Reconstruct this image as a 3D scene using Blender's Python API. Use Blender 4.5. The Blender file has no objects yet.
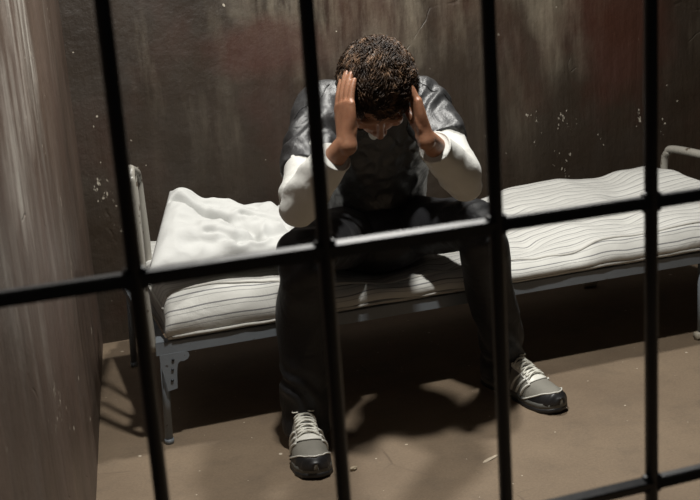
import bpy, bmesh, math, random
from mathutils import Vector, Matrix, noise
random.seed(7)
PI = math.pi
V = Vector
sc = bpy.context.scene
C = sc.collection

# ---------------------------------------------------------------- camera
cam_d = bpy.data.cameras.new('camera')
cam = bpy.data.objects.new('camera', cam_d); C.objects.link(cam)
rt = V((0.94436416, -0.32166172, -0.06862994))
dn = V((-0.14162744, -0.2093711, -0.96752541))
fw = V((0.29684677, 0.9234162, -0.24327869))
M = Matrix(((rt.x, -dn.x, -fw.x, 0), (rt.y, -dn.y, -fw.y, 0), (rt.z, -dn.z, -fw.z, 1.20), (0, 0, 0, 1)))
cam.matrix_world = M
cam_d.sensor_width = 36
cam_d.lens = 1092 / 700 * 36
cam_d.clip_start = 0.05
cam_d.dof.use_dof = True
cam_d.dof.focus_distance = 2.85
cam_d.dof.aperture_fstop = 9.0
sc.camera = cam

# ---------------------------------------------------------------- light
world = bpy.data.worlds.new('world'); sc.world = world; world.use_nodes = True
bg = world.node_tree.nodes['Background']
bg.inputs[0].default_value = (0.75, 0.85, 1.0, 1); bg.inputs[1].default_value = 0.014

def area(name, loc, target, size, energy, col, spread=180):
    l = bpy.data.lights.new(name, 'AREA'); l.shape = 'DISK'; l.size = size; l.energy = energy; l.color = col
    l.spread = math.radians(spread)
    o = bpy.data.objects.new(name, l); C.objects.link(o); o.location = loc
    o.rotation_euler = (V(target) - V(loc)).to_track_quat('-Z', 'Y').to_euler()
    return o
area('ceiling_light', (0.68, 2.04, 2.42), (0.9, 2.4, 0), 0.10, 46, (1.0, 0.975, 0.92))
area('ceiling_light', (1.36, 2.86, 2.42), (1.3, 2.8, 0), 0.14, 36, (1.0, 0.975, 0.92))
area('corridor_light', (-0.1, -0.9, 2.3), (0.9, 2.5, 0.5), 0.7, 0.7, (1.0, 0.95, 0.9))

sc.view_settings.view_transform = 'Standard'
sc.view_settings.look = 'None'
sc.view_settings.exposure = 0.0
sc.view_settings.gamma = 1.0
sc.view_settings.use_curve_mapping = False

# ---------------------------------------------------------------- helpers
def tag(o, label=None, cat=None, group=None, kind=None):
    if label: o['label'] = label
    if cat: o['category'] = cat
    if group: o['group'] = group
    if kind: o['kind'] = kind
    return o

def empty(name, loc, label, cat, group=None):
    o = bpy.data.objects.new(name, None); C.objects.link(o); o.location = loc
    o.empty_display_size = 0.1
    tag(o, label, cat, group)
    return o

def link_mesh(name, me, mat, parent=None, smooth=True):
    if mat and not me.materials: me.materials.append(mat)
    for p in me.polygons: p.use_smooth = smooth
    o = bpy.data.objects.new(name, me); C.objects.link(o)
    if parent:
        o.parent = parent
        # meshes are modelled in world space: keep them where they are
        pw = Matrix.Identity(4); q = parent
        while q is not None:
            pw = Matrix.LocRotScale(q.location, q.rotation_euler, None) @ pw if q.parent is None or True else pw
            q = q.parent
        inv = pw.inverted()
        if not me.get('moved'):
            me.transform(inv); me['moved'] = 1
    return o

def obj(name, bm, mat, parent=None, smooth=True):
    me = bpy.data.meshes.new(name)
    bmesh.ops.recalc_face_normals(bm, faces=bm.faces)
    bm.to_mesh(me); bm.free()
    return link_mesh(name, me, mat, parent, smooth)

def box(bm, a, b, bev=0.0):
    r = bmesh.ops.create_cube(bm, size=1)
    s = V(b) - V(a); c = (V(a) + V(b)) / 2
    for v in r['verts']: v.co = V((v.co.x * s.x, v.co.y * s.y, v.co.z * s.z)) + c
    if bev:
        es = set(e for v in r['verts'] for e in v.link_edges)
        bmesh.ops.bevel(bm, geom=list(es), offset=bev, segments=2, affect='EDGES')

def catmull(pts, n):
    if n <= 1 or len(pts) < 3: return [tuple(p) for p in pts]
    out = []
    P = [pts[0]] + list(pts) + [pts[-1]]
    for i in range(1, len(P) - 2):
        p0, p1, p2, p3 = P[i-1], P[i], P[i+1], P[i+2]
        for k in range(n):
            t = k / n
            out.append(tuple(0.5 * ((2*b) + (-a + c) * t + (2*a - 5*b + 4*c - d) * t*t + (-a + 3*b - 3*c + d) * t**3)
                             for a, b, c, d in zip(p0, p1, p2, p3)))
    out.append(tuple(pts[-1]))
    return out

def loft(bm, rings, side=(1, 0, 0), n=24, sub=5, cap='round', power=2.0):
    """rings: (x,y,z,a,b): a along the side vector, b along the third axis"""
    R = catmull([tuple(r) for r in rings], sub)
    side = V(side); loops = []
    T = []
    for i, r in enumerate(R):
        p = V(r[:3]); q0 = V(R[max(i-1, 0)][:3]); q1 = V(R[min(i+1, len(R)-1)][:3])
        T.append((q1 - q0).normalized())
    def ring(p, t, a, b):
        s = (side - t * side.dot(t)).normalized(); u = t.cross(s)
        vs = []
        for k in range(n):
            w = 2 * PI * k / n; c, d = math.cos(w), math.sin(w)
            c = math.copysign(abs(c) ** (2 / power), c); d = math.copysign(abs(d) ** (2 / power), d)
            vs.append(bm.verts.new(p + s * a * c + u * b * d))
        return vs
    def capr(i, sgn):
        r = R[i]; out = []
        m = min(r[3], r[4])
        for k in (1, 2, 3):
            w = k / 3.6 * PI / 2
            out.append(ring(V(r[:3]) + T[i] * sgn * m * math.sin(w), T[i], r[3] * math.cos(w), r[4] * math.cos(w)))
        return out
    if cap == 'round': loops += list(reversed(capr(0, -1)))
    for i, r in enumerate(R): loops.append(ring(V(r[:3]), T[i], r[3], r[4]))
    if cap == 'round': loops += capr(len(R) - 1, 1)
    for A, B in zip(loops[:-1], loops[1:]):
        for k in range(n): bm.faces.new((A[k], A[(k+1) % n], B[(k+1) % n], B[k]))
    if cap != 'open':
        bm.faces.new(list(reversed(loops[0]))); bm.faces.new(loops[-1])

def tube(bm, pts, r, n=12, sub=1, cap='flat'):
    t = V(pts[-1]) - V(pts[0])
    s = V((1, 0.13, 0.07)) if abs(t.normalized().x) < 0.8 else V((0.1, 0.15, 1))
    rr = r if isinstance(r, (list, tuple)) else [r] * len(pts)
    loft(bm, [tuple(p) + (q, q) for p, q in zip(pts, rr)], s, n, sub, cap)

def ellipsoid(bm, c, ax, rad, seg=24):
    """ax: three orthonormal axes, rad: three radii"""
    r = bmesh.ops.create_uvsphere(bm, u_segments=seg, v_segments=seg // 2, radius=1)
    for v in r['verts']:
        co = v.co.copy(); v.co = V(c) + ax[0] * co.x * rad[0] + ax[1] * co.y * rad[1] + ax[2] * co.z * rad[2]
XYZ = (V((1, 0, 0)), V((0, 1, 0)), V((0, 0, 1)))

def fused(name, bm, voxel, smooth_it, mat, parent, disp=None):
    """union of overlapping closed shells as one continuous surface"""
    bmesh.ops.recalc_face_normals(bm, faces=bm.faces)
    me = bpy.data.meshes.new(name + '_src'); bm.to_mesh(me); bm.free()
    o = bpy.data.objects.new(name + '_src', me); C.objects.link(o)
    m = o.modifiers.new('r', 'REMESH'); m.mode = 'VOXEL'; m.voxel_size = voxel; m.adaptivity = 0
    s = o.modifiers.new('s', 'SMOOTH'); s.iterations = smooth_it; s.factor = 0.5
    bpy.context.view_layer.update()
    dg = bpy.context.evaluated_depsgraph_get()
    res = bpy.data.meshes.new_from_object(o.evaluated_get(dg))
    bpy.data.objects.remove(o); bpy.data.meshes.remove(me)
    res.name = name
    if disp:
        nor = [v.normal.copy() for v in res.vertices]
        for v, nn in zip(res.vertices, nor):
            v.co = v.co + nn * disp(v.co, nn)
    return link_mesh(name, res, mat, parent)

# ---------------------------------------------------------------- materials
class NT:
    def __init__(s, name):
        s.m = bpy.data.materials.new(name); s.m.use_nodes = True
        s.t = s.m.node_tree; s.b = s.t.nodes['Principled BSDF']
        tc = s.t.nodes.new('ShaderNodeTexCoord'); s.co = tc.outputs['Object']; s.uv = tc.outputs['UV']
    def n(s, typ, **kw):
        x = s.t.nodes.new('ShaderNode' + typ)
        for k, v in kw.items():
            if k.startswith('i_'):
                key = k[2:]; key = int(key) if key.isdigit() else key.replace('_', ' ')
                if isinstance(v, bpy.types.NodeSocket): s.t.links.new(v, x.inputs[key])
                else: x.inputs[key].default_value = v
            else: setattr(x, k, v)
        return x
    def link(s, a, b): s.t.links.new(a, b)
    def map(s, scale=(1, 1, 1), rot=(0, 0, 0), loc=(0, 0, 0), co=None):
        x = s.n('Mapping'); s.link(co or s.co, x.inputs[0])
        x.inputs['Scale'].default_value = scale; x.inputs['Rotation'].default_value = rot; x.inputs['Location'].default_value = loc
        return x.outputs[0]
    def noise(s, scale, detail=4, rough=0.55, co=None, dist=0.0):
        x = s.n('TexNoise'); s.link(co or s.co, x.inputs['Vector'])
        x.inputs['Scale'].default_value = scale; x.inputs['Detail'].default_value = detail
        x.inputs['Roughness'].default_value = rough; x.inputs['Distortion'].default_value = dist
        return x.outputs['Fac']
    def ramp(s, fac, stops, interp='LINEAR'):
        x = s.n('ValToRGB'); s.link(fac, x.inputs[0]); r = x.color_ramp; r.interpolation = interp
        while len(r.elements) > 1: r.elements.remove(r.elements[0])
        for i, (p, c) in enumerate(stops):
            c = (c, c, c) if isinstance(c, (int, float)) else c
            e = r.elements[0] if i == 0 else r.elements.new(p)
            e.position = p; e.color = (*c, 1)
        return x.outputs[0]
    def mix(s, fac, a, b, typ='MIX'):
        x = s.n('MixRGB', blend_type=typ)
        for i, v in enumerate((fac, a, b)):
            if isinstance(v, bpy.types.NodeSocket): s.link(v, x.inputs[i])
            elif i == 0: x.inputs[0].default_value = v
            else: x.inputs[i].default_value = (*v, 1)
        return x.outputs[0]
    def math(s, op, a, b=0.0, c=None):
        x = s.n('Math', operation=op)
        for i, v in enumerate((a, b) if c is None else (a, b, c)):
            if isinstance(v, bpy.types.NodeSocket): s.link(v, x.inputs[i])
            else: x.inputs[i].default_value = v
        return x.outputs[0]
    def fin(s, col=None, rough=0.6, metal=0.0, bump=None, bs=0.3, bd=0.01, spec=0.5, sheen=0.0):
        if col is not None:
            if isinstance(col, bpy.types.NodeSocket): s.link(col, s.b.inputs['Base Color'])
            else: s.b.inputs['Base Color'].default_value = (*col, 1)
        if isinstance(rough, bpy.types.NodeSocket): s.link(rough, s.b.inputs['Roughness'])
        else: s.b.inputs['Roughness'].default_value = rough
        s.b.inputs['Metallic'].default_value = metal
        s.b.inputs['Specular IOR Level'].default_value = spec
        s.b.inputs['Sheen Weight'].default_value = sheen
        if bump is not None:
            x = s.n('Bump'); s.link(bump, x.inputs['Height'])
            x.inputs['Strength'].default_value = bs; x.inputs['Distance'].default_value = bd
            s.link(x.outputs[0], s.b.inputs['Normal'])
        return s.m

def flecks(t, scale, thr, co=None):
    """sparse irregular pale paint chips; returns 0..1 mask"""
    v = t.n('TexVoronoi'); w = t.mix(0.06, co or t.co, t.n('TexNoise', i_Scale=35.0).outputs['Color'], 'ADD')
    t.link(w, v.inputs['Vector']); v.inputs['Scale'].default_value = scale
    sep = t.n('SeparateColor'); t.link(v.outputs['Color'], sep.inputs[0])
    pick = t.math('GREATER_THAN', sep.outputs[0], thr)
    size = t.math('MULTIPLY', sep.outputs[1], 0.26)
    near = t.math('LESS_THAN', v.outputs['Distance'], size)
    return t.math('MULTIPLY', pick, near)

def blob(t, c, rx, rz, soft=0.5):
    """soft patch round a spot on the wall, ragged by noise; 0..1"""
    d = t.n('VectorMath', operation='SUBTRACT'); t.link(t.co, d.inputs[0]); d.inputs[1].default_value = c
    m = t.n('VectorMath', operation='MULTIPLY'); t.link(d.outputs[0], m.inputs[0]); m.inputs[1].default_value = (1 / rx, 1 / rx, 1 / rz)
    l = t.n('VectorMath', operation='LENGTH'); t.link(m.outputs[0], l.inputs[0])
    dist = t.math('ADD', l.outputs['Value'], t.math('MULTIPLY', t.math('SUBTRACT', t.noise(7, 4, 0.6), 0.5), 0.8))
    return t.ramp(dist, [(1 - soft, 1.0), (1.0, 0.0)])
def any_of(t, ms):
    o = ms[0]
    for m in ms[1:]: o = t.math('MAXIMUM', o, m)
    return o
def wall_mat(name, base_a, base_b, streak, red, sdir, streak_amt=0.6, fleck=0.955, chips=(), pale=(), reds=()):
    t = NT(name)
    big = t.noise(1.3, 5, 0.6)
    col = t.mix(t.ramp(big, [(0.35, 0.0), (0.65, 1.0)]), base_a, base_b)
    # old vertical drips and rubbed paint
    sm = t.noise(3.0, 5, 0.6, t.map(sdir))
    mid = t.noise(1.7, 3, 0.5, t.map((1, 1, 1), loc=(3, 1, 5)))
    sk = t.math('MULTIPLY', t.ramp(sm, [(0.48, 0.0), (0.70, 1.0)]), t.ramp(mid, [(0.42, 0.0), (0.62, 1.0)]))
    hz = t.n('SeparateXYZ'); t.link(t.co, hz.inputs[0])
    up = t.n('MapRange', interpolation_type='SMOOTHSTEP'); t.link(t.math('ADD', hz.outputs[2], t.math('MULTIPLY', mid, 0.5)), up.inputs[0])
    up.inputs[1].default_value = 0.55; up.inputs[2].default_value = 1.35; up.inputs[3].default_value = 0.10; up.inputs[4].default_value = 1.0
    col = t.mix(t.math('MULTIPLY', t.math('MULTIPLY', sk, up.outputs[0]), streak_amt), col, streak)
    col = t.mix(t.math('MULTIPLY', t.ramp(t.noise(1.1, 6, 0.7, t.map((1.6, 1.6, 0.6), loc=(1, 2, 3))), [(0.45, 0.0), (0.62, 1.0)]), 0.45), col, (0.022, 0.016, 0.010))
    if pale:  # streaks turn paler inside these patches
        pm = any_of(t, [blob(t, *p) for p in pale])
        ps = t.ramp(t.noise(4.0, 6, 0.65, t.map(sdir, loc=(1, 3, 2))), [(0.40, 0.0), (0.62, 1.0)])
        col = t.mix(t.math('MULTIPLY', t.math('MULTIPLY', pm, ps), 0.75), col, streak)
    if reds:
        col = t.mix(t.math('MULTIPLY', any_of(t, [blob(t, *p) for p in reds]), 0.75), col, red)
    rd = t.noise(1.6, 4, 0.6, t.map((1, 1, 0.7), loc=(7.3, 0, 2)))
    col = t.mix(t.math('MULTIPLY', t.ramp(rd, [(0.5, 0.0), (0.7, 1.0)]), 0.7), col, red)
    fine = t.noise(60, 4, 0.7)
    col = t.mix(0.25, col, t.mix(fine, (0.2, 0.2, 0.2), (1.0, 1.0, 1.0)), 'MULTIPLY')
    patch = t.ramp(t.noise(2.6, 3, 0.6, t.map((1, 1, 1), loc=(2, 4, 9))), [(0.50, 0.0), (0.56, 1.0)])
    fl = t.math('MULTIPLY', flecks(t, 34, fleck), patch)
    fl2 = t.math('MULTIPLY', flecks(t, 60, 0.90), t.ramp(t.noise(4.2, 3, 0.6, t.map((1, 1, 0.6), loc=(5, 5, 5))), [(0.58, 0.0), (0.62, 1.0)]))
    flm = t.math('MAXIMUM', fl, fl2)
    if chips:
        cm = any_of(t, [blob(t, c, a, b, 0.7) for c, a, b in chips])
        cn = t.math('GREATER_THAN', t.math('ADD', t.noise(60, 3, 0.7, t.map((1, 1, 0.6))), t.math('MULTIPLY', cm, 0.10)), 0.72)
        flm = t.math('MAXIMUM', flm, t.math('MULTIPLY', cn, t.math('GREATER_THAN', cm, 0.02)))
    col = t.mix(flm, col, (0.42, 0.38, 0.31))
    # hairline cracks
    cv = t.n('TexVoronoi', feature='DISTANCE_TO_EDGE')
    t.link(t.mix(0.25, t.co, t.n('TexNoise', i_Scale=4.0, i_Detail=6.0).outputs['Color'], 'ADD'), cv.inputs['Vector'])
    cv.inputs['Scale'].default_value = 2.3
    cr = t.ramp(cv.outputs['Distance'], [(0.0, 1.0), (0.007, 0.0)])
    cr = t.math('MULTIPLY', cr, t.ramp(t.noise(3.5, 4), [(0.56, 0.0), (0.6, 1.0)]))
    h = t.math('ADD', t.math('MULTIPLY', t.noise(4, 6, 0.6), 1.6), t.math('MULTIPLY', fine, 0.16))
    h = t.math('ADD', h, t.math('MULTIPLY', t.noise(6, 4, 0.6, t.map((2.2, 2.2, 0.35))), 0.9))
    h = t.math('SUBTRACT', h, t.math('MULTIPLY', cr, 0.35))
    h = t.math('SUBTRACT', h, t.math('MULTIPLY', flm, 0.2))
    return t.fin(col, t.ramp(t.noise(5, 4), [(0.3, 0.42), (0.7, 0.62)]), bump=h, bs=0.5, bd=0.014)

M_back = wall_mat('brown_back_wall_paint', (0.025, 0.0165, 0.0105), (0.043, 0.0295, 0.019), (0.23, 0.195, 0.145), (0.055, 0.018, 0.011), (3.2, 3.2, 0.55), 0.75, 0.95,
    chips=[((2.0, 3.776, 0.60), 0.05, 0.12), ((2.11, 3.776, 0.42), 0.05, 0.07), ((2.12, 3.776, 0.59), 0.09, 0.05), ((2.47, 3.776, 0.57), 0.04, 0.09), ((2.29, 3.776, 0.50), 0.03, 0.03),
           ((0.345, 3.776, 0.55), 0.07, 0.12), ((0.33, 3.776, 0.80), 0.05, 0.06), ((0.40, 3.776, 0.40), 0.05, 0.05)],
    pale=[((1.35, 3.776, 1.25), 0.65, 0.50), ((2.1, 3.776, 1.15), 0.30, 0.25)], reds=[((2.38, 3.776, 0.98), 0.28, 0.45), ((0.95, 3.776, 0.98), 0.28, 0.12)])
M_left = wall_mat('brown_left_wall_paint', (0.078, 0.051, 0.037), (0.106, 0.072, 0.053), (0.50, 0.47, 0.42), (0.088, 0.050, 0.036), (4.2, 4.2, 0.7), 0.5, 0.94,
    chips=[((0.14, 2.69, 0.72), 0.10, 0.08), ((0.146, 2.75, 0.55), 0.08, 0.08), ((0.05, 1.95, 0.48), 0.12, 0.09)], pale=[((0.08, 2.25, 1.15), 0.32, 0.30), ((0.04, 1.9, 0.98), 0.25, 0.2)])
M_ceil = NT('ceiling_plaster').fin((0.12, 0.11, 0.10), 0.9)

def floor_mat():
    t = NT('worn_brown_concrete')
    col = t.mix(t.ramp(t.noise(2.1, 6, 0.62), [(0.3, 0.0), (0.7, 1.0)]), (0.170, 0.122, 0.080), (0.240, 0.178, 0.118))
    col = t.mix(t.math('MULTIPLY', t.ramp(t.noise(7, 6, 0.7), [(0.5, 0.0), (0.75, 1.0)]), 0.4), col, (0.09, 0.07, 0.052))
    col = t.mix(0.65, col, t.mix(t.noise(150, 3, 0.8), (0.35, 0.35, 0.35), (1.3, 1.3, 1.3)), 'MULTIPLY')
    fl = t.math('MAXIMUM', t.math('MULTIPLY', flecks(t, 42, 0.975), 0.9), flecks(t, 90, 0.985))
    col = t.mix(fl, col, (0.55, 0.48, 0.38))
    cv = t.n('TexVoronoi', feature='DISTANCE_TO_EDGE')
    t.link(t.mix(0.4, t.co, t.n('TexNoise', i_Scale=3.0, i_Detail=8.0).outputs['Color'], 'ADD'), cv.inputs['Vector'])
    cv.inputs['Scale'].default_value = 1.7
    cr = t.math('MULTIPLY', t.ramp(cv.outputs['Distance'], [(0.0, 1.0), (0.008, 0.0)]), t.ramp(t.noise(3.0, 2), [(0.56, 0.0), (0.64, 1.0)]))
    col = t.mix(t.math('MULTIPLY', cr, 0.5), col, (0.07, 0.05, 0.035))
    h = t.math('SUBTRACT', t.math('ADD', t.noise(12, 8, 0.65), t.math('MULTIPLY', t.noise(120, 3, 0.7), 0.25)), t.math('MULTIPLY', cr, 0.5))
    return t.fin(col, 0.72, bump=h, bs=0.4, bd=0.01)
M_floor = floor_mat()

def paint(name, col, rough=0.4, chips=None, metal=0.0, sc_=30, thr=0.62):
    t = NT(name)
    c = t.mix(t.noise(9, 4), tuple(x * 0.8 for x in col), tuple(x * 1.15 for x in col))
    if chips: c = t.mix(t.ramp(t.noise(sc_, 5, 0.6), [(thr, 0.0), (thr + 0.03, 1.0)]), c, chips)
    return t.fin(c, rough, metal, bump=t.noise(40, 4), bs=0.15, bd=0.004)
M_bar = paint('black_bar_enamel', (0.006, 0.008, 0.012), 0.38)
M_cross = paint('black_crossbar_enamel', (0.010, 0.011, 0.013), 0.46)
M_tube = paint('cream_bed_enamel', (0.30, 0.285, 0.25), 0.35, (0.10, 0.08, 0.06))
M_rail = paint('grey_bed_enamel', (0.17, 0.19, 0.21), 0.38, (0.05, 0.04, 0.035), thr=0.66)
M_rubber = paint('pale_foot_cap', (0.38, 0.34, 0.27), 0.5)

def cloth(name, col, rough=0.8, weave=900, wr=14, bs=0.35, sheen=0.1, spec=0.3, amt=0.25):
    t = NT(name)
    c = t.mix(t.ramp(t.noise(5, 4), [(0.3, 0.0), (0.7, 1.0)]), tuple(x * (1 - amt) for x in col), tuple(x * (1 + amt * 0.5) for x in col))
    h = t.math('ADD', t.noise(wr, 5, 0.6, dist=0.6), t.math('MULTIPLY', t.noise(weave, 2), 0.06))
    return t.fin(c, rough, bump=h, bs=bs, bd=0.01, sheen=sheen, spec=spec)
M_white = cloth('white_cotton_knit', (0.55, 0.55, 0.52), 0.85, wr=22, bs=0.3, amt=0.06)
M_pillow = cloth('white_pillow_cotton', (0.50, 0.505, 0.49), 0.85, wr=12, bs=0.35, amt=0.04)
M_satin = cloth('charcoal_satin', (0.026, 0.0265, 0.028), 0.47, wr=34, bs=0.45, spec=0.75, sheen=0.0)
M_trouser = cloth('black_twill', (0.0065, 0.0068, 0.009), 0.6, wr=18, bs=0.5, spec=0.4, sheen=0.05)

def skin_mat():
    t = NT('skin')
    c = t.mix(t.ramp(t.noise(22, 5), [(0.3, 0.0), (0.7, 1.0)]), (0.235, 0.105, 0.058), (0.34, 0.17, 0.10))
    m = t.fin(c, 0.45, bump=t.noise(160, 4, 0.6), bs=0.2, bd=0.003)
    t.b.inputs['Subsurface Weight'].default_value = 0.12
    t.b.inputs['Subsurface Radius'].default_value = (0.01, 0.004, 0.002)
    return m
M_skin = skin_mat()
def hair_mat():
    t = NT('brown_curly_hair')
    c = t.ramp(t.noise(38, 4, 0.6), [(0.35, (0.010, 0.006, 0.004)), (0.54, (0.040, 0.023, 0.013)), (0.70, (0.18, 0.105, 0.06))])
    return t.fin(c, 0.5, spec=0.22)
M_hair = hair_mat()

def ticking():
    t = NT('striped_mattress_ticking')
    sep = t.n('SeparateXYZ'); t.link(t.uv, sep.inputs[0])
    wob = t.math('MULTIPLY', t.math('SUBTRACT', t.noise(3.5, 3), 0.5), 0.018)
    v = t.math('ADD', sep.outputs[1], wob)
    def line(period, off, w):
        f = t.math('FRACT', t.math('ADD', t.math('DIVIDE', v, period), off))
        return t.math('LESS_THAN', f, w)
    ln = t.math('MAXIMUM', line(0.036, 0.0, 0.11), t.math('MULTIPLY', line(0.036, 0.32, 0.06), 0.6))
    base = t.mix(t.noise(4, 4), (0.50, 0.497, 0.465), (0.60, 0.597, 0.565))
    c = t.mix(t.math('MULTIPLY', ln, 0.82), base, (0.12, 0.12, 0.13))
    h = t.math('ADD', t.noise(9, 5, 0.6, dist=0.4), t.math('MULTIPLY', ln, -0.25))
    return t.fin(c, 0.85, bump=h, bs=0.45, bd=0.012, spec=0.3, sheen=0.1)
M_tick = ticking()
M_seam = cloth('mattress_piping', (0.50, 0.49, 0.45), 0.85)

# ================================================================ structure
def quad_prism(bm, pts, z0, z1):
    lo = [bm.verts.new((x, y, z0)) for x, y in pts]; hi = [bm.verts.new((x, y, z1)) for x, y in pts]
    n = len(pts)
    bm.faces.new(list(reversed(lo))); bm.faces.new(hi)
    for i in range(n): bm.faces.new((lo[i], lo[(i+1) % n], hi[(i+1) % n], hi[i]))
CEIL = 2.55
WX = lambda y: 0.275 + (y - 3.776) * 0.1255      # the left wall is not quite square to the back wall
bm = bmesh.new(); box(bm, (-1.2, -1.6, -0.1), (3.8, 3.95, 0)); tag(obj('floor', bm, M_floor, smooth=False), kind='structure')
bm = bmesh.new(); box(bm, (-1.2, -1.6, CEIL), (3.8, 3.95, CEIL + 0.1)); tag(obj('ceiling', bm, M_ceil, smooth=False), kind='structure')
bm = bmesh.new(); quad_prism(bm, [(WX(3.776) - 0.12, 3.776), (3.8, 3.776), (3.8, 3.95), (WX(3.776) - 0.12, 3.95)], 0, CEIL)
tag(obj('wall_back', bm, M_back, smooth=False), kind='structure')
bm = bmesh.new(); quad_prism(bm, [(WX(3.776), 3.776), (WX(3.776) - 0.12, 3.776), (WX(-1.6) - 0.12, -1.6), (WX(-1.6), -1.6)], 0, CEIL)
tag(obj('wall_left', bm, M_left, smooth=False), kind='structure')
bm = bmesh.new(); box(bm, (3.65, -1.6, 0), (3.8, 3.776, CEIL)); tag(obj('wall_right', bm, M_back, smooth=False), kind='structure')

# ================================================================ cell bars
GY = 0.88
grille = empty('cell_bars', (0.26, GY, 0), 'black steel cell bars with flat crossbars standing in front of the seated man', 'cell bars')
SP = 0.1637; X0 = 0.0965
i = 0
x = X0
while x < 3.6:
    bm = bmesh.new()
    tube(bm, [(x, GY, 0.0), (x, GY, CEIL)], 0.0066, 20)
    obj('bar', bm, M_bar, grille)
    x += SP
for z in (0.092, 0.385, 0.678, 0.971, 1.264, 1.557, 1.85, 2.143, 2.436):
    bm = bmesh.new()
    xa = WX(GY) + 0.002
    # short lengths let in between the uprights, some welded with a slight roll
    xs = [xa] + [X0 + SP * k for k in range(int((3.6 - X0) / SP) + 1)] + [3.648]
    for k in range(len(xs) - 1):
        roll = math.radians((0, 9, 14)[k] if z > 0.9 and k <= 2 else 20 if z < 0.9 and k <= 3 else -3)
        q = bmesh.new(); box(q, (xs[k], -0.0058, -0.0062), (xs[k+1], 0.0058, 0.0062), 0.0012)
        for v in q.verts:
            v.co = Matrix.Rotation(roll, 3, 'X') @ v.co + V((0, GY, z))
        tmp = bpy.data.meshes.new('seg'); q.to_mesh(tmp); q.free(); bm.from_mesh(tmp); bpy.data.meshes.remove(tmp)
    # weld beads where the uprights pass through
    x = X0
    while x < 3.6:
        for s in (-1, 1):
            for q in (-1, 1):
                ellipsoid(bm, (x + s * 0.0066, GY, z + q * 0.0062), XYZ, (0.0042, 0.0058, 0.0042), 8)
        x += SP
    obj('crossbar', bm, M_cross, grille, smooth=False)

# ================================================================ bed
BX0, BX1, BY0, BY1 = 0.335, 2.40, 2.78, 3.50
RT = 0.293
bed = empty('bed', (1.3, 3.1, 0), 'narrow iron cot with grey rails and cream tube ends against back wall', 'bed')
bm = bmesh.new()
box(bm, (BX0, BY0, RT - 0.036), (BX1, BY0 + 0.004, RT), 0.001)
box(bm, (BX0, BY0, RT - 0.004), (BX1, BY0 + 0.034, RT), 0.001)
obj('side_rail', bm, M_rail, bed, smooth=False)
bm = bmesh.new()
box(bm, (BX0, BY1 - 0.004, RT - 0.036), (BX1, BY1, RT), 0.001)
box(bm, (BX0, BY1 - 0.034, RT - 0.004), (BX1, BY1, RT), 0.001)
obj('side_rail', bm, M_rail, bed, smooth=False)
for xx in (BX0, BX1 - 0.034):
    bm = bmesh.new(); box(bm, (xx, BY0 + 0.004, RT - 0.03), (xx + 0.034, BY1 - 0.004, RT - 0.002), 0.001)
    obj('end_rail', bm, M_rail, bed, smooth=False)
for k in range(11):
    xx = BX0 + 0.13 + k * 0.18
    bm = bmesh.new(); box(bm, (xx, BY0 + 0.006, RT - 0.0045), (xx + 0.05, BY1 - 0.006, RT + 0.001)); obj('slat', bm, M_rail, bed, smooth=False)
# corner gusset under the rail: a plate with a rounded wing and a tapered foot
def gusset(xa, y, sx):
    prof = [(0, 0), (0.072, 0), (0.078, -0.006), (0.079, -0.014), (0.074, -0.022), (0.064, -0.026), (0.052, -0.026), (0.046, -0.032),
            (0.042, -0.05), (0.038, -0.10), (0.012, -0.104), (0.006, -0.06), (0, -0.03)]
    bm = bmesh.new()
    A = [bm.verts.new((xa + sx * px, y, RT - 0.034 + pz)) for px, pz in prof]
    B = [bm.verts.new((xa + sx * px, y + 0.005, RT - 0.034 + pz)) for px, pz in prof]
    bm.faces.new(A); bm.faces.new(list(reversed(B)))
    for i in range(len(prof)): j = (i + 1) % len(prof); bm.faces.new((A[i], B[i], B[j], A[j]))
    o = obj('bracket', bm, M_rail, bed, smooth=False)
    for px, pz in ((0.030, -0.045), (0.026, -0.075), (0.034, -0.018)):
        b2 = bmesh.new(); tube(b2, [(xa + sx * px, y - 0.003, RT - 0.034 + pz), (xa + sx * px, y + 0.001, RT - 0.034 + pz)], 0.0038, 8); obj('bolt', b2, M_bar, o)
gusset(BX0 + 0.008, BY0 - 0.001, 1)
gusset(BX1 - 0.12, BY0 - 0.001, 1)
# legs
for (lx, ly) in ((BX0 + 0.030, BY0 + 0.018), (BX0 + 0.030, BY1 - 0.018), (2.052, BY0 + 0.020), (2.052, BY1 - 0.018)):
    bm = bmesh.new(); tube(bm, [(lx - (0.008 if lx < 1 else 0), ly, RT - 0.03), (lx - 0.02 * (lx < 1), ly, 0.012)], 0.011, 14); l = obj('leg', bm, M_rail, bed)
    bm = bmesh.new()
    if lx > 1: tube(bm, [(lx - 0.02, ly, 0.014), (lx + 0.028, ly, 0.014)], 0.0135, 16)
    else: tube(bm, [(lx - 0.02, ly, 0.0), (lx - 0.02, ly, 0.014)], 0.013, 14)
    obj('foot_cap', bm, M_rubber if lx > 1 else M_rail, l)
def hoop(name, pts, r, bars):
    bm = bmesh.new(); tube(bm, pts, r, 16, sub=6); h = obj(name, bm, M_tube, bed)
    for a, b, rr in bars:
        bm = bmesh.new(); tube(bm, [a, b], rr, 12, cap='round'); obj('spindle', bm, M_tube, h)
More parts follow.
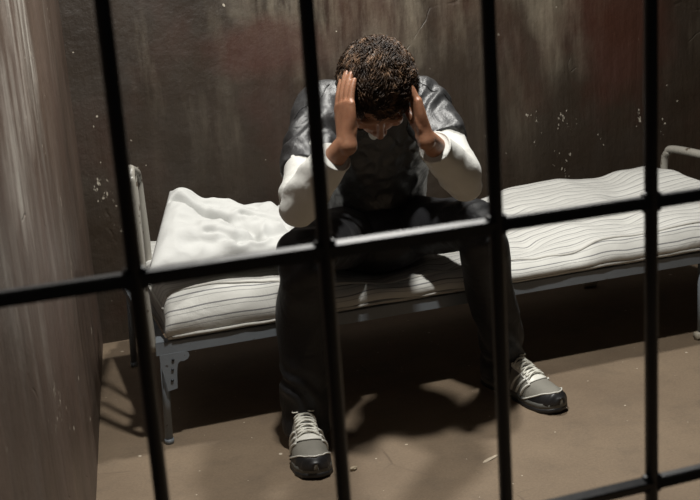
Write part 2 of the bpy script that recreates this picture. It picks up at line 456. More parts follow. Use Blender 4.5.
# head end: hoop that drops a little towards the wall, seen nearly edge on
hx = BX0 - 0.010
hoop('headboard', [(hx + 0.004, BY0 + 0.01, 0.27), (hx, BY0 + 0.01, 0.45), (hx, BY0 + 0.01, 0.70), (hx, BY0 + 0.014, 0.738), (hx + 0.004, BY0 + 0.035, 0.755), (hx + 0.012, BY0 + 0.09, 0.748),
      (hx + 0.058, BY0 + 0.36, 0.695), (hx + 0.068, BY0 + 0.42, 0.67), (hx + 0.072, BY0 + 0.44, 0.62), (hx + 0.072, BY0 + 0.44, 0.40), (hx + 0.05, BY0 + 0.44, 0.27)], 0.0115,
     [((hx + 0.012, BY0 + 0.10, 0.66), (hx + 0.010, BY0 + 0.10, 0.27), 0.0075), ((hx + 0.034, BY0 + 0.22, 0.725), (hx + 0.028, BY0 + 0.22, 0.27), 0.0075)])
fx = BX1 - 0.012
hoop('footboard', [(fx, BY0 + 0.012, 0.20), (fx, BY0 + 0.012, 0.35), (fx, BY0 + 0.012, 0.44), (fx, BY0 + 0.025, 0.475), (fx, BY0 + 0.07, 0.493), (fx, BY0 + 0.3, 0.495),
      (fx, BY1 - 0.085, 0.495), (fx, BY1 - 0.03, 0.475), (fx, BY1 - 0.012, 0.44), (fx, BY1 - 0.012, 0.35), (fx, BY1 - 0.012, 0.20)], 0.0145,
     [((fx, BY0 + 0.22, 0.49), (fx, BY0 + 0.22, 0.28), 0.008), ((fx, BY0 + 0.44, 0.49), (fx, BY0 + 0.44, 0.28), 0.008)])

# ---------------------------------------------------------------- mattress
def lerp_tab(tab, x):
    if x <= tab[0][0]: return tab[0][1]
    for (a, fa), (b, fb) in zip(tab[:-1], tab[1:]):
        if x <= b:
            t = (x - a) / (b - a); t = t * t * (3 - 2 * t); return fa + (fb - fa) * t
    return tab[-1][1]
MX0, MX1, MY0, MY1 = 0.372, 2.375, 2.782, 3.49
front_t = [(0.37, 0.125), (0.52, 0.130), (0.66, 0.120), (0.80, 0.085), (1.0, 0.075), (1.2, 0.078), (1.40, 0.062), (1.48, 0.060), (1.60, 0.058), (1.72, 0.078), (1.9, 0.072), (2.05, 0.085), (2.38, 0.09)]
back_t = [(0.37, 0.12), (0.7, 0.12), (0.9, 0.09), (1.3, 0.075), (1.5, 0.10), (1.72, 0.142), (1.9, 0.138), (2.05, 0.130), (2.2, 0.150), (2.30, 0.150), (2.36, 0.09), (2.38, 0.05)]
bm = bmesh.new(); uvl = bm.loops.layers.uv.new('UVMap')
NX, NV = 170, 56
grid = []
for i in range(NX + 1):
    x = MX0 + (MX1 - MX0) * i / NX
    row = []
    ef = min(1.0, (x - MX0) / 0.03, (MX1 - x) / 0.03); ef = math.sqrt(max(0, 1 - (1 - ef) ** 2)) * 0.35 + 0.65
    tf, tb = lerp_tab(front_t, x), lerp_tab(back_t, x)
    z0 = RT + 0.002
    acc = 0; prev = None
    for k in range(NV):
        # perimeter of the cross-section, starting under the back edge: bottom, front side, top, back side
        u = k / NV
        if u < 0.25: s = u / 0.25; y, zz = MY1 - (MY1 - MY0) * s, 0.0
        elif u < 0.35: s = (u - 0.25) / 0.10; y, zz = MY0, s
        elif u < 0.92: s = (u - 0.35) / 0.57; y, zz = MY0 + (MY1 - MY0) * s, 1.0
        else: s = (u - 0.92) / 0.08; y, zz = MY1, 1.0 - s
        fy = (y - MY0) / (MY1 - MY0)
        th = tf + (tb - tf) * (fy ** 0.9)
        # round the edges, tuft the top
        ed = min(fy, 1 - fy) * (MY1 - MY0)
        rd = 1 - 0.30 * max(0, 1 - ed / 0.04) ** 2
        z = z0 + th * zz * rd * ef
        if zz == 1.0:
            z += 0.012 * noise.noise(V((x * 5, y * 7, 1.3))) + 0.006 * noise.noise(V((x * 14, y * 12, 4)))
            z += 0.006 * math.sin(x * 17 + y * 6 + 2 * noise.noise(V((x * 3, y * 3, 0)))) * min(1, ed / 0.05)
            for tx, ty in ((0.62, 2.95), (0.62, 3.25), (1.52, 2.93), (1.62, 3.22), (1.88, 2.95), (2.0, 3.2), (2.2, 2.95), (0.98, 2.85), (1.2, 2.84)):
                dd = (x - tx) ** 2 + (y - ty) ** 2
                z -= 0.018 * math.exp(-dd / 0.0016)
            # dip where the man sits
            z -= 0.03 * math.exp(-((x - 1.03) ** 2 / 0.05 + (y - 3.05) ** 2 / 0.06)) 
            z = max(z, z0 + 0.03)
        bul = math.sin(PI * min(1, max(0, zz))) if u < 0.35 and u >= 0.25 or u >= 0.92 else 0
        if y == MY0: y -= 0.016 * bul + 0.008 * noise.noise(V((x * 9, z * 8, 2))) - 0.010 * (1 - rd)
        if y == MY1: y += 0.012 * bul
        xx = x
        if i == 0: xx -= 0.008 * math.sin(PI * zz) 
        p = V((xx, y, z))
        if prev is not None: acc += (p - prev).length
        prev = p
        row.append((bm.verts.new(p), acc))
    grid.append(row)
def vtot(row): return row[-1][1] + 0.02
for i in range(NX):
    A, B = grid[i], grid[i+1]
    for k in range(NV):
        k2 = (k + 1) % NV
        f = bm.faces.new((A[k][0], A[k2][0], B[k2][0], B[k][0]))
        ru = MX0 + (MX1 - MX0) * i / NX; rv = MX0 + (MX1 - MX0) * (i + 1) / NX
        vals = [(ru, A[k][1]), (ru, A[k2][1] if k2 else vtot(A)), (rv, B[k2][1] if k2 else vtot(B)), (rv, B[k][1])]
        for lp, uvv in zip(f.loops, vals): lp[uvl].uv = uvv
for e in (0, NX):
    vs = [g[0] for g in grid[e]]
    f = bm.faces.new(vs if e else list(reversed(vs)))
    for lp in f.loops: lp[uvl].uv = (lp.vert.co.y, lp.vert.co.z * 1.0)
edge_top = [tuple(g[21][0].co + V((0, -0.002, -0.002))) for g in grid[1:-1:2]]
edge_left = [tuple(g[0].co + V((-0.002, 0, 0))) for g in grid[0][21:50]]
mat_o = obj('mattress', bm, M_tick)
tag(mat_o, 'white mattress with thin dark stripes lying wavy on the iron cot', 'mattress')
# rolled seam piping along the front edges
bm = bmesh.new()
lo = []; hi = []
def top_front(x):
    return RT + 0.002 + lerp_tab(front_t, x) * 0.72
for k in range(90):
    x = MX0 + 0.01 + (MX1 - MX0 - 0.02) * k / 89
    lo.append((x, MY0 - 0.006 + 0.002 * noise.noise(V((x * 20, 0, 0))), RT + 0.012 + 0.003 * noise.noise(V((x * 15, 1, 0)))))
tube(bm, lo, 0.0045, 8)
obj('piping', bm, M_seam, mat_o)
for e_ in (edge_top, edge_left):
    bm = bmesh.new(); tube(bm, e_, 0.0042, 8); obj('piping', bm, M_seam, mat_o)

# ---------------------------------------------------------------- pillow (leans back on itself, pointed upper corner)
P00, P10, P01, P11 = V((0.334, 2.762, 0.484)), V((0.83, 2.86, 0.455)), V((0.470, 3.13, 0.630)), V((0.92, 3.28, 0.475))
bm = bmesh.new(); N = 110
def pil(u, v, s):
    p = (P00 * (1 - u) + P10 * u) * (1 - v) + (P01 * (1 - u) + P11 * u) * v
    eu, ev = min(u, 1 - u), min(v, 1 - v)
    f = (min(1, eu * 4.2) * (2 - min(1, eu * 4.2))) ** 0.5 * (min(1, ev * 3.4) * (2 - min(1, ev * 3.4))) ** 0.5
    # sides curve in between the corners
    nrm = V((0.12, -0.42, 0.9)).normalized()
    th = 0.056 * f
    cen = V((0.62, 3.02, 0.5)); p = p + (cen - p) * (0.03 * math.sin(PI * u) * (1 - min(1, ev * 5)))
    q_ = min(1, max(0, (u - 0.08) / 0.16)); p = p + V((0, 0, -0.045 * q_ * q_ * (3 - 2 * q_) * (1 - u) * v))
    wr = 0
    if s > 0:
        # sharp creases: pulled from the upper left corner, and bunched at the right end
        for (a0, b0, a1, b1, dep) in ((0.06, 0.80, 0.42, 0.42, 0.016), (0.42, 0.42, 0.62, 0.14, 0.014), (0.10, 0.92, 0.55, 0.70, 0.012), (0.50, 0.55, 0.80, 0.30, 0.012),
                                      (0.72, 0.95, 0.80, 0.45, 0.012), (0.85, 0.75, 0.95, 0.30, 0.010), (0.30, 0.30, 0.50, 0.10, 0.010)):
            du, dv = a1 - a0, b1 - b0; L2 = du * du + dv * dv
            t_ = min(1, max(0, ((u - a0) * du + (v - b0) * dv) / L2))
            bend = 0.035 * math.sin(PI * t_)
            px_, py_ = a0 + du * t_ + bend, b0 + dv * t_ + bend * 0.6
            dd = math.hypot(u - px_, v - py_)
            wr += -dep * math.exp(-(dd / 0.022) ** 2) + dep * 0.6 * math.exp(-((dd - 0.05) / 0.03) ** 2)
        # creases fanning from the upper left corner and across the middle
        q = p
        w1 = (u * 1.0 + v * 0.75 + 0.10 * noise.noise(V((u * 4, v * 4, 0))))
        wr += 0.010 * math.sin(w1 * 15) * f * math.exp(-((u - 0.45) ** 2) / 0.08)
        cr = (v - (0.80 - 0.9 * (u) ** 1.2)) / 0.045
        wr -= 0.030 * math.exp(-cr * cr) * math.exp(-((u - 0.28) / 0.28) ** 2)
        cr = (v - (0.18 + 0.5 * (u - 0.5) ** 2)) / 0.05
        wr -= 0.020 * math.exp(-cr * cr) * math.exp(-((u - 0.55) / 0.3) ** 2)
        cr = (u - (0.86 - 0.15 * v)) / 0.04
        wr -= 0.012 * math.exp(-cr * cr)
        wr += 0.012 * noise.noise(V((u * 5, v * 7, 3))) * f + 0.005 * (1 - 2 * abs(noise.noise(V((u * 9 + v * 4, v * 6 - u * 3, 6))))) * f
    th += wr
    return p + nrm * (th * (1 if s > 0 else -0.55))
top = [[bm.verts.new(pil(i / N, j / N, 1)) for j in range(N + 1)] for i in range(N + 1)]
bot = [[(top[i][j] if i in (0, N) or j in (0, N) else bm.verts.new(pil(i / N, j / N, -1))) for j in range(N + 1)] for i in range(N + 1)]
for i in range(N):
    for j in range(N):
        bm.faces.new((top[i][j], top[i+1][j], top[i+1][j+1], top[i][j+1]))
        a = (bot[i][j], bot[i][j+1], bot[i+1][j+1], bot[i+1][j])
        if len(set(a)) == 4 and not all(x in (top[i][j], top[i+1][j], top[i+1][j+1], top[i][j+1]) for x in a): bm.faces.new(a)
tag(obj('pillow', bm, M_pillow), 'plump creased white pillow on the left end of the mattress', 'pillow')

# ================================================================ man
man = empty('person', (1.0, 2.8, 0), 'man in charcoal shirt, white sleeves and black trousers sitting bowed on cot, head in hands', 'person')

SHL, SHR = V((0.826, 2.745, 0.868)), V((1.118, 2.755, 0.852))
ELL, ELR = V((0.686, 2.505, 0.678)), V((1.122, 2.505, 0.682))
WRL, WRR = V((0.766, 2.350, 0.834)), V((0.960, 2.355, 0.824))
HIP = V((1.045, 3.02, 0.47))
def pt(a, b, t): return a + (b - a) * t
def R5(p, a, b=None): return (p.x, p.y, p.z, a, a if b is None else b)

# head frame
HC = V((0.880, 2.445, 0.932))
HF = V((-0.10, -0.48, -0.87)).normalized()
HX = V((1, -0.2, 0)); HX = (HX - HF * HX.dot(HF)).normalized()
HU = HX.cross(HF); HU = HU if HU.z > 0 else -HU
def H(x, f, u): return HC + HX * x + HF * f + HU * u
HA = (HX, HF, HU)

bm = bmesh.new()
# skull, face, jaw
ellipsoid(bm, H(0, -0.012, 0.022), HA, (0.078, 0.094, 0.088), 32)
ellipsoid(bm, H(0, 0.022, -0.030), HA, (0.061, 0.066, 0.078), 28)
ellipsoid(bm, H(0, 0.040, -0.085), HA, (0.038, 0.036, 0.028), 20)
for s in (-1, 1):
    ellipsoid(bm, H(s * 0.026, 0.078, 0.010), HA, (0.026, 0.012, 0.009), 16)       # brow
    ellipsoid(bm, H(s * 0.040, 0.060, -0.032), HA, (0.020, 0.020, 0.018), 16)      # cheek
    ellipsoid(bm, H(s * 0.028, 0.073, -0.006), HA, (0.014, 0.010, 0.008), 14)      # closed lid
    ellipsoid(bm, H(s * 0.011, 0.090, -0.043), HA, (0.008, 0.009, 0.008), 12)      # nostril wing
    loft(bm, [(*H(s * 0.072, -0.012, 0.012), 0.008, 0.014), (*H(s * 0.081, -0.020, 0.0), 0.007, 0.019), (*H(s * 0.078, -0.014, -0.022), 0.007, 0.015), (*H(s * 0.070, -0.008, -0.034), 0.006, 0.009)], HX, 12, 3)
loft(bm, [(*H(0, 0.080, 0.008), 0.008, 0.008), (*H(0, 0.090, -0.015), 0.008, 0.010), (*H(0, 0.100, -0.036), 0.010, 0.011), (*H(0, 0.094, -0.045), 0.009, 0.008)], HX, 12, 3)
ellipsoid(bm, H(0, 0.080, -0.062), HA, (0.022, 0.010, 0.0045), 14)
ellipsoid(bm, H(0, 0.078, -0.071), HA, (0.019, 0.010, 0.005), 14)
# neck and upper chest
loft(bm, [(*H(0, -0.020, -0.02), 0.056, 0.056), (0.915, 2.585, 0.875, 0.056, 0.058), (0.95, 2.67, 0.878, 0.058, 0.056), (0.985, 2.77, 0.83, 0.09, 0.055), (1.02, 2.87, 0.74, 0.10, 0.06)], HX, 20, 4)
# hips and thighs under the clothes join everything to one body
loft(bm, [(1.02, 2.87, 0.74, 0.10, 0.06), (1.04, 2.96, 0.62, 0.10, 0.07), (HIP.x, HIP.y - 0.01, 0.49, 0.11, 0.08)], (1, 0, 0), 20, 4)
for S, E, W in ((SHL, ELL, WRL), (SHR, ELR, WRR)):
    loft(bm, [(1.0, 2.8, 0.80, 0.05, 0.05), R5(S, 0.045), R5(pt(S, E, 0.5), 0.040), R5(E, 0.034), R5(pt(E, W, 0.35), 0.036), R5(pt(E, W, 0.75), 0.027), R5(W, 0.027, 0.022)], (0, 1, 0.3), 18, 4)

def chain(bm, pts, radii, n=12):
    loft(bm, [(*p, r, r * 0.94) for p, r in zip(pts, radii)], (0.3, 0.9, 0.2), n, 4)

def hand(W, F, Nn, S, curl, spread):
    """W wrist, F towards the knuckles, Nn palm side, S towards the thumb"""
    F = V(F).normalized(); Nn = V(Nn); Nn = (Nn - F * Nn.dot(F)).normalized()
    T = F.cross(Nn); T = T if T.dot(V(S)) > 0 else -T
    P = lambda f, s, n: W + F * f + T * s + Nn * n
    # palm
    loft(bm, [(*P(-0.012, 0, 0), 0.027, 0.021), (*P(0.015, 0.0, 0), 0.029, 0.019), (*P(0.050, -0.001, 0.0), 0.039, 0.0155), (*P(0.084, -0.001, -0.001), 0.042, 0.0125)], T, 22, 4, power=2.5)
    ellipsoid(bm, P(0.030, 0.024, 0.008), (T, F, Nn), (0.012, 0.026, 0.011), 14)
    ellipsoid(bm, P(0.032, -0.022, 0.007), (T, F, Nn), (0.010, 0.028, 0.010), 14)
    # fingers index..little
    for k, (s0, L, r) in enumerate(((0.0285, 0.076, 0.0100), (0.0095, 0.085, 0.0104), (-0.0100, 0.079, 0.0099), (-0.0280, 0.066, 0.0088))):
        a0 = curl[k]; ang = 0; f, n_ = 0.080 - 0.004 * abs(k - 1), 0.0
        sp = spread[k]; pts = [P(f - 0.012, s0, 0)]; rad = [r * 1.05]
        pts.append(P(f, s0, -0.0015)); rad.append(r * 1.08)
        s_ = s0
        for seg, q in ((0.46, 0.9), (0.30, 1.1), (0.24, 0.7)):
            ang += a0 * q
            f += L * seg * math.cos(ang); n_ += L * seg * math.sin(ang); s_ += sp * L * seg
            pts.append(P(f, s_, n_)); rad.append(r * (1.0 if seg > 0.4 else 0.92 if seg > 0.27 else 0.78))
        chain(bm, pts, rad)
        kn = pts[1]; ellipsoid(bm, kn - Nn * 0.004, (T, F, Nn), (0.008, 0.010, 0.007), 10)
    # thumb leaves the side near the base
    pts = [P(0.018, 0.020, 0.006), P(0.040, 0.040, 0.010), P(0.066, 0.058, 0.014), P(0.092, 0.064, 0.020)]
    chain(bm, pts, [0.013, 0.0125, 0.0105, 0.0085])
    # nails on the back of each fingertip are modelled as slight flats by the remesh
hand(WRL, (0.016, 0.042, 0.165), (0.985, 0.15, -0.25), (-0.15, 0.98, 0), (0.12, 0.12, 0.12, 0.12), (0.02, 0.0, 0.0, 0.0))
hand(WRR, (-0.022, 0.035, 0.160), (-0.97, 0.22, -0.1), (0.2, 0.98, 0), (0.12, 0.12, 0.12, 0.12), (0.02, 0.0, 0.0, 0.0))
body = fused('body', bm, 0.0028, 3, M_skin, man)

# ---------------------------------------------------------------- hair
bm = bmesh.new()
def in_hair(x, f, u):
    # unit direction in head frame
    if f > 0.1: return u > 0.34 - 0.10 * abs(x) - 0.10 * math.sin(x * 7)
    if f > -0.25: return u > 0.05 + 0.25 * (f + 0.25)
    return u > -0.60
hc = H(0, -0.012, 0.022); hr = (0.087, 0.099, 0.094)
r = bmesh.ops.create_icosphere(bm, subdivisions=5, radius=1)
dead = []
for v in r['verts']:
    d = v.co.normalized()
    if not in_hair(d.x, d.y, d.z): dead.append(v); continue
    k = 1.05 + 0.035 * noise.noise(d * 5) + 0.05 * abs(noise.noise(d * 11))
    v.co = hc + HX * d.x * hr[0] * k + HF * d.y * hr[1] * k + HU * d.z * hr[2] * k
bmesh.ops.delete(bm, geom=dead, context='VERTS')
cnt = 0
while cnt < 3600:
    d = V((random.gauss(0, 1), random.gauss(0, 1), random.gauss(0, 1))).normalized()
    if not in_hair(d.x, d.y, d.z): continue
    cnt += 1
    base = hc + HX * d.x * hr[0] + HF * d.y * hr[1] + HU * d.z * hr[2]
    nn = (HX * d.x / hr[0] + HF * d.y / hr[1] + HU * d.z / hr[2]).normalized()
    # lock direction field swirls smoothly so neighbouring curls clump
    fl = noise.noise_vector(d * 2.6 + V((3, 1, 8))) + HF * 0.35 + V((0, 0, -0.25))
    tg = (fl - nn * fl.dot(nn)).normalized(); bt = nn.cross(tg)
    L = random.uniform(0.020, 0.040) * (1.1 if d.z > 0.2 else 0.7); rad = random.uniform(0.003, 0.006); ph = noise.noise(d * 4) * 9 + random.uniform(-0.45, 0.45)
    lift = random.uniform(0.25, 0.6); turns = random.uniform(0.8, 1.5)
    pts = []
    for k in range(8):
        t = k / 7; a = ph + turns * 2 * PI * t
        pts.append(base + nn * (0.002 + 0.009 * min(1, t * 2.2) * (0.6 + lift) + rad * 0.6 * math.sin(a)) + tg * (L * t * 0.85) + bt * rad * math.cos(a) * (0.4 + 0.6 * t) - nn * 0.012 * t * t)
    w = random.uniform(0.0006, 0.0012)
    tube(bm, [tuple(p) for p in pts], [w, w * 1.3, w * 1.3, w * 1.2, w * 1.1, w, w * 0.8, w * 0.4], 4)
obj('hair', bm, M_hair, man)

# ---------------------------------------------------------------- white long sleeves
def fold_noise(p, n, s=(1, 1, 1), seed=0):
    q = V((p.x * s[0], p.y * s[1], p.z * s[2] + seed))
    return 1 - 2 * abs(noise.noise(q))
for S, E, W, nm in ((SHL, ELL, WRL, 1), (SHR, ELR, WRR, 2)):
    bm = bmesh.new()
    cuff = pt(E, W, 0.76); ax2 = (W - E).normalized()
    low = E + V((0, 0.012, -0.012))
    loft(bm, [R5(pt(S, E, 0.15), 0.050), R5(pt(S, E, 0.5), 0.053), R5(pt(S, E, 0.82), 0.052), R5(low + V((0, -0.004, 0)), 0.050), R5(pt(E, W, 0.22) + V((0, 0, -0.004)), 0.053), R5(pt(E, W, 0.55), 0.047), R5(cuff, 0.040)], (0, 1, 0.3), 28, 6, cap='flat')
    ax = (E - S).normalized()
    def dsp(p, n, E=E, W=W, S=S, cuff=cuff, ax2=ax2):
        d = (p - E); a = 0
        along = d.dot(ax2); g = math.exp(-d.length_squared / 0.012)
        a += 0.0035 * g * math.sin(d.dot(ax2 - ax) * 70 + 3 * noise.noise(p * 10))
        q = p - E; al = q.dot(ax2)
        a += 0.005 * fold_noise(q - ax2 * al * 0.7, n, (11, 11, 11), nm * 5) - 0.002
        return a
    sl = fused('undershirt_sleeve', bm, 0.004, 4, M_white, man, dsp)
    bm = bmesh.new()
    s0 = ax2.orthogonal().normalized(); s1 = ax2.cross(s0)
    ringp = [tuple(cuff + ax2 * -0.002 + (s0 * math.cos(w) + s1 * math.sin(w)) * 0.0385) for w in [2 * PI * k / 40 for k in range(41)]]
    tube(bm, ringp, 0.0034, 8)
    obj('cuff_hem', bm, M_white, sl)

# ---------------------------------------------------------------- shirt
bm = bmesh.new()
loft(bm, [(1.05, 3.04, 0.43, 0.165, 0.125), (1.052, 3.02, 0.52, 0.155, 0.120), (1.045, 2.96, 0.64, 0.150, 0.115), (1.02, 2.87, 0.75, 0.165, 0.115), (0.992, 2.785, 0.845, 0.160, 0.092), (0.97, 2.72, 0.893, 0.115, 0.068)], (1, 0, 0), 36, 6, power=2.3)
for S, E in ((SHL, ELL), (SHR, ELR)):
    c = V((0.98, 2.78, 0.83))
    loft(bm, [R5(pt(c, S, 0.25), 0.075), R5(pt(c, S, 0.75) + V((0, 0, 0.008)), 0.072), R5(S + (E - S) * 0.06, 0.066), R5(pt(S, E, 0.36), 0.062), R5(pt(S, E, 0.57 if S is SHR else 0.70), 0.064, 0.061)], (0, 1, 0.3), 28, 6, cap='flat')
def dshirt(p, n):
    a = 0.0
    for S, E in ((SHL, ELL), (SHR, ELR)):
        ax = (E - S).normalized(); d = p - S; al = d.dot(ax)
        rad = (d - ax * al).length
        if rad < 0.11:
            g = max(0, min(1, (al + 0.02) / 0.05))
            a += g * 0.0055 * math.sin(al * 80 + 7.0 * noise.noise(p * 9) + (p.x - S.x) * 55)
    a += 0.0075 * fold_noise(p, n, (11, 7, 7), 3) - 0.003
    a += 0.004 * noise.noise(p * 26) + 0.0035 * (1 - 2 * abs(noise.noise(V((p.x * 24 + p.z * 10, p.y * 15, p.z * 20 - p.x * 8)))))
    return a
shirt = fused('shirt', bm, 0.0045, 5, M_satin, man, dshirt)
# V-neck band and yoke seams that follow the shirt surface
from mathutils.bvhtree import BVHTree
def bvh_of(o):
    me = o.data; off = V(o.parent.location)
    return BVHTree.FromPolygons([v.co + off for v in me.vertices], [tuple(p.vertices) for p in me.polygons])
def stick(tree, pts, lift, n=40):
    """project a coarse world polyline on a surface"""
    P = catmull(pts, max(1, n // max(1, len(pts) - 1))); out = []
    for p in P:
        co, nr, _, _ = tree.find_nearest(V(p)); out.append(tuple(co + nr * lift))
    return out
bs = bvh_of(shirt)
seams = [[(0.85, 2.70, 0.95), (0.80, 2.68, 0.90), (0.76, 2.68, 0.84)], [(1.08, 2.70, 0.93), (1.14, 2.69, 0.88), (1.20, 2.70, 0.80)]]
for s in seams:
    bm = bmesh.new(); tube(bm, stick(bs, s, 0.0008), 0.0018, 6); obj('seam', bm, M_satin, shirt)
bm = bmesh.new()
tube(bm, stick(bs, [(0.87, 2.72, 0.93), (0.88, 2.64, 0.86), (0.93, 2.66, 0.78), (0.99, 2.66, 0.86), (1.05, 2.73, 0.92)], 0.002), 0.005, 8)
obj('collar', bm, M_satin, shirt)
bm = bmesh.new()
ellipsoid(bm, (0.952, 2.690, 0.798), XYZ, (0.013, 0.02, 0.020), 20)
obj('undershirt_neck', bm, M_white, man)

# ---------------------------------------------------------------- trousers
KNL, KNR = V((0.703, 2.575, 0.533)), V((1.200, 2.575, 0.535))
ANL, ANR = V((0.686, 2.628, 0.10)), V((1.320, 2.728, 0.10))
bm = bmesh.new()
loft(bm, [(1.05, 3.12, 0.44, 0.17, 0.09), (1.05, 3.02, 0.435, 0.18, 0.105), (1.03, 2.92, 0.455, 0.16, 0.10)], (1, 0, 0), 30, 5)
for hx_, K, A in ((0.965, KNL, ANL), (1.135, KNR, ANR)):
    h = V((hx_, 2.99, 0.455))
    out = -1 if hx_ < 1 else 1
    loft(bm, [R5(h, 0.098, 0.092), R5(pt(h, K, 0.4) + V((0, 0, 0.005)), 0.088, 0.080), R5(pt(h, K, 0.8) + V((0, 0, 0.004)), 0.074, 0.066), R5(K + V((0, 0.006, -0.004)), 0.066, 0.062)], (1, 0.3 * out, 0), 28, 6)
    loft(bm, [R5(K + V((0, 0.02, 0.0)), 0.062, 0.058), R5(K + V((0, 0.0, -0.05)), 0.062, 0.064), R5(pt(K, A, 0.4) + V((0, 0.018, 0)), 0.064, 0.066), R5(pt(K, A, 0.75), 0.061, 0.065), R5(A + V((0, 0, 0.02)), 0.060, 0.068), R5(A + V((0, -0.002, -0.062)), 0.059, 0.080)], (1, 0, 0), 28, 6, cap='flat')
def dtr(p, n):
    a = 0.006 * fold_noise(p, n, (9, 9, 4), 11)
    for K, A in ((KNL, ANL), (KNR, ANR)):
        if abs(p.x - (K.x + A.x) / 2) < 0.14:
            g = math.exp(-((p.z - 0.16) / 0.07) ** 2)
            a += 0.0055 * g * math.sin(p.z * 80 + (p.x - K.x) * 60 + 8 * noise.noise(p * 8))
            g = math.exp(-((p - K).length / 0.09) ** 2)
            a += 0.005 * g * math.sin((p.z + p.y) * 90 + 3 * noise.noise(p * 12))
    return a
fused('trousers', bm, 0.0055, 5, M_trouser, man, dtr)

# ---------------------------------------------------------------- shoes
def m_simple(name, col, rough, sc_=60, bs_=0.2, metal=0):
    t = NT(name); c = t.mix(t.noise(30, 4), tuple(x * 0.75 for x in col), tuple(x * 1.15 for x in col))
    return t.fin(c, rough, metal, bump=t.noise(sc_, 3), bs=bs_, bd=0.002)
M_mesh = m_simple('grey_shoe_mesh', (0.22, 0.21, 0.18), 0.7, 500, 0.6)
M_blk = m_simple('black_shoe_rubber', (0.016, 0.016, 0.017), 0.45)
M_sil = m_simple('silver_shoe_trim', (0.70, 0.69, 0.63), 0.4)
M_lace = m_simple('pale_shoe_lace', (0.78, 0.77, 0.69), 0.8)
M_mid = m_simple('grey_midsole', (0.10, 0.10, 0.09), 0.55)
W_t = [(0, 0.022), (0.04, 0.031), (0.15, 0.036), (0.35, 0.037), (0.55, 0.043), (0.72, 0.048), (0.85, 0.044), (0.94, 0.032), (0.985, 0.016), (1.0, 0.004)]
H_t = [(0, 0.060), (0.05, 0.078), (0.2, 0.085), (0.38, 0.088), (0.50, 0.076), (0.62, 0.061), (0.74, 0.050), (0.85, 0.044), (0.94, 0.034), (1.0, 0.016)]
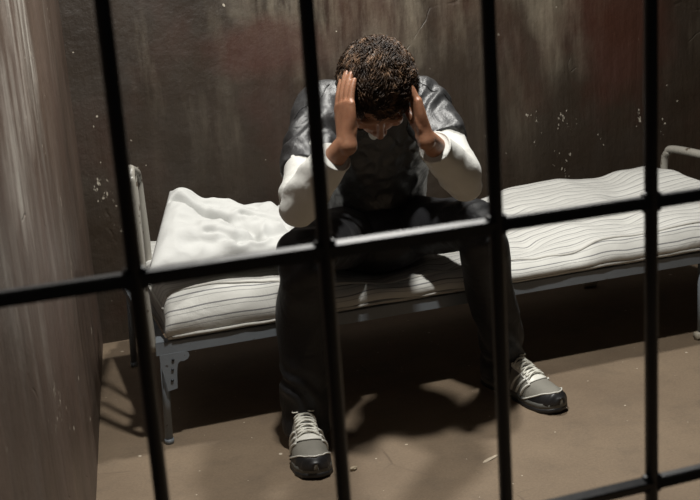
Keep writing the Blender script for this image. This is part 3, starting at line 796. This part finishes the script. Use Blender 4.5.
def shoe(label_side, heel, toe, bend):
    heel, toe = V((*heel, 0)), V((*toe, 0))
    D = (toe - heel); L = D.length; D.normalize(); Sx = V((-D.y, D.x, 0)) * bend     # Sx = big-toe side
    def pos(s, c, z):
        # slight banana outline
        off = 0.006 * math.sin(PI * s) * -1 + 0.006 * s
        return heel + D * (L * s) + Sx * (c + off) + V((0, 0, z))
    def zb(s): return 0.020 + 0.010 * max(0, (s - 0.75) / 0.25) ** 2 + 0.006 * max(0, (0.12 - s) / 0.12) ** 2
    def surf(s, ph, off=0.0):
        w = lerp_tab(W_t, s) + off; h = lerp_tab(H_t, s) + off
        c, d = math.cos(ph), math.sin(ph)
        return pos(s + (off * 0.6 / L if s > 0.9 else 0), w * math.copysign(abs(c) ** 0.85, c), zb(s) + h * d ** 0.9 if d > 0 else zb(s))
    def patch(name, s0, s1, p0, p1, off, m, par, fn=None, ns=24, np_=24):
        bm = bmesh.new(); A = []
        for i in range(ns + 1):
            row = []
            for j in range(np_ + 1):
                a, b = i / ns, j / np_
                s, ph = s0 + (s1 - s0) * a, p0 + (p1 - p0) * b
                if fn: s, ph = fn(a, b)
                row.append(bm.verts.new(surf(s, ph, off)))
            A.append(row)
        fs = []
        for i in range(ns):
            for j in range(np_): fs.append(bm.faces.new((A[i][j], A[i+1][j], A[i+1][j+1], A[i][j+1])))
        bmesh.ops.recalc_face_normals(bm, faces=bm.faces)
        bmesh.ops.solidify(bm, geom=fs, thickness=0.0015)
        return obj(name, bm, m, par)
    # upper: closed loft
    bm = bmesh.new(); loops = []
    for i in range(41):
        s = i / 40
        ring = [surf(s, PI * j / 24) for j in range(25)]
        loops.append([bm.verts.new(p) for p in ring])
    for A, B in zip(loops[:-1], loops[1:]):
        for k in range(24): bm.faces.new((A[k], A[k+1], B[k+1], B[k]))
        bm.faces.new((A[24], A[0], B[0], B[24]))
    bm.faces.new(loops[0]); bm.faces.new(list(reversed(loops[-1])))
    up = obj(label_side, bm, M_mesh, man)
    # soles
    for nm, z0, z1, gr, m in (('outsole', 0.0, 0.011, 0.0045, M_blk), ('midsole', 0.010, 0.026, 0.0035, M_mid)):
        bm = bmesh.new(); lo = []; hi = []
        for sgn in (1, -1):
            rng = range(41) if sgn == 1 else range(39, 0, -1)
            for i in rng:
                s = i / 40; w = lerp_tab(W_t, s) + gr
                rise = zb(s) - 0.020
                lo.append(bm.verts.new(pos(s, sgn * w, z0 + rise * 0.9))); hi.append(bm.verts.new(pos(s, sgn * (w - 0.001), z1 + rise)))
        bm.faces.new(list(reversed(lo))); bm.faces.new(hi)
        for i in range(len(lo)): j = (i + 1) % len(lo); bm.faces.new((lo[i], lo[j], hi[j], hi[i]))
        obj(nm, bm, m, up)
    # dark rand round the toe, scooped in front of the toe box
    patch('toe_rand', 0, 1, 0, PI, 0.0024, M_blk, up, lambda a, b: ((0.66 + 0.305 * math.sin(PI * b) ** 0.8) * (1 - a) + 0.998 * a, PI * b), 16, 30)
    # silver piping along its edge
    bm = bmesh.new(); tube(bm, [tuple(surf(0.65 + 0.305 * math.sin(PI * b / 30) ** 0.8, PI * b / 30, 0.003)) for b in range(31)], 0.0021, 8); obj('piping', bm, M_sil, up)
    # eyestay (pale horseshoe) round the tongue
    for sg in (0, 1):
        f = (lambda a, b, sg=sg: (0.40 + 0.25 * a, (PI / 2) + (1 if sg else -1) * ((0.34 - 0.10 * a) + (0.30 + 0.10 * a) * b)))
        patch('eyestay', 0, 1, 0, 1, 0.0022, M_sil, up, f, 14, 8)
        for k in range(3):      # side stripes
            s0 = 0.50 + 0.07 * k
            bm = bmesh.new(); sgn = 1 if sg else -1
            tube(bm, [tuple(surf(s0 + 0.08 * (1 - t / 8) - 0.02, PI / 2 + sgn * (0.66 + 0.80 * t / 8), 0.0026)) for t in range(9)], 0.0036, 6)
            obj('side_stripe', bm, M_sil, up)
        patch('heel_panel', 0, 1, 0, 1, 0.002, M_blk, up, lambda a, b, sg=sg: (0.02 + 0.30 * a * (1 - 0.4 * b), (0.02 + 0.85 * b) if sg else PI - (0.02 + 0.85 * b)), 10, 8)
    patch('vamp_bridge', 0, 1, 0, 1, 0.0026, M_sil, up, lambda a, b: (0.655 + (0.03 + 0.03 * math.sin(PI * b)) * a, PI / 2 - 0.72 + 1.44 * b), 5, 14)
    patch('tongue', 0.33, 0.66, PI / 2 - 0.36, PI / 2 + 0.36, 0.0012, M_mesh, up)
    # laces
    for k in range(6):
        s = 0.43 + 0.040 * k; wd = 0.56 - 0.015 * k
        for sg in (1, -1):
            bm = bmesh.new(); pts = []
            for q in range(11):
                u = q / 10; ph = PI / 2 + sg * wd * (1 - 2 * u)
                pts.append(tuple(surf(s + 0.036 * u, ph, 0.0050 + 0.0040 * math.sin(PI * u) + (0.0015 if sg > 0 else 0))))
            tube(bm, pts, 0.0026, 6); obj('lace', bm, M_lace, up)
    # bow loops
    bm = bmesh.new(); c = surf(0.40, PI / 2, 0.008)
    for sg in (1, -1):
        tube(bm, [tuple(c), tuple(c + Sx * sg * 0.016 + V((0, 0, 0.006)) - D * 0.006), tuple(c + Sx * sg * 0.030 + V((0, 0, -0.003)) + D * 0.002), tuple(c + Sx * sg * 0.016 + D * 0.012), tuple(c)], 0.0019, 6, sub=5)
    obj('lace_bow', bm, M_lace, up)
    # padded collar
    bm = bmesh.new(); pts = []
    for k in range(33):
        w = 2 * PI * k / 32
        pts.append(tuple(pos(0.20 + 0.17 * math.cos(w), 0.030 * math.sin(w), 0.102 - 0.012 * abs(math.sin(w)) + 0.006 * math.cos(w))))
    tube(bm, pts, 0.0075, 10); obj('ankle_collar', bm, M_blk, up)
    return up
shoe('shoe', (0.698, 2.695), (0.636, 2.392), 1)
shoe('shoe', (1.304, 2.803), (1.375, 2.476), -1)

# ================================================================ litter on the floor
def chip(name, loc, size, rot, label, col):
    bm = bmesh.new(); r = bmesh.ops.create_icosphere(bm, subdivisions=2, radius=1)
    for v in r['verts']:
        v.co *= 1 + 0.45 * noise.noise(v.co * 1.7 + V((loc[0], loc[1], 0)) * 9)
        v.co = Matrix.Rotation(rot, 3, 'Z') @ V((v.co.x * size[0], v.co.y * size[1], v.co.z * size[2])) + V((loc[0], loc[1], size[2] * 0.8))
    o = obj(name, bm, m_simple(name + '_plaster', col, 0.9), smooth=False)
    tag(o, label, 'debris'); return o
chip('plaster_crumb', (0.742, 2.408), (0.011, 0.006, 0.006), 0.4, 'small pale plaster crumb on the floor beside the toe of the left shoe', (0.36, 0.30, 0.21))
chip('paint_flake', (1.073, 2.31), (0.028, 0.006, 0.0015), 0.45, 'thin pale paint flake lying on the brown floor between the two shoes, nearer the bars', (0.45, 0.38, 0.29))
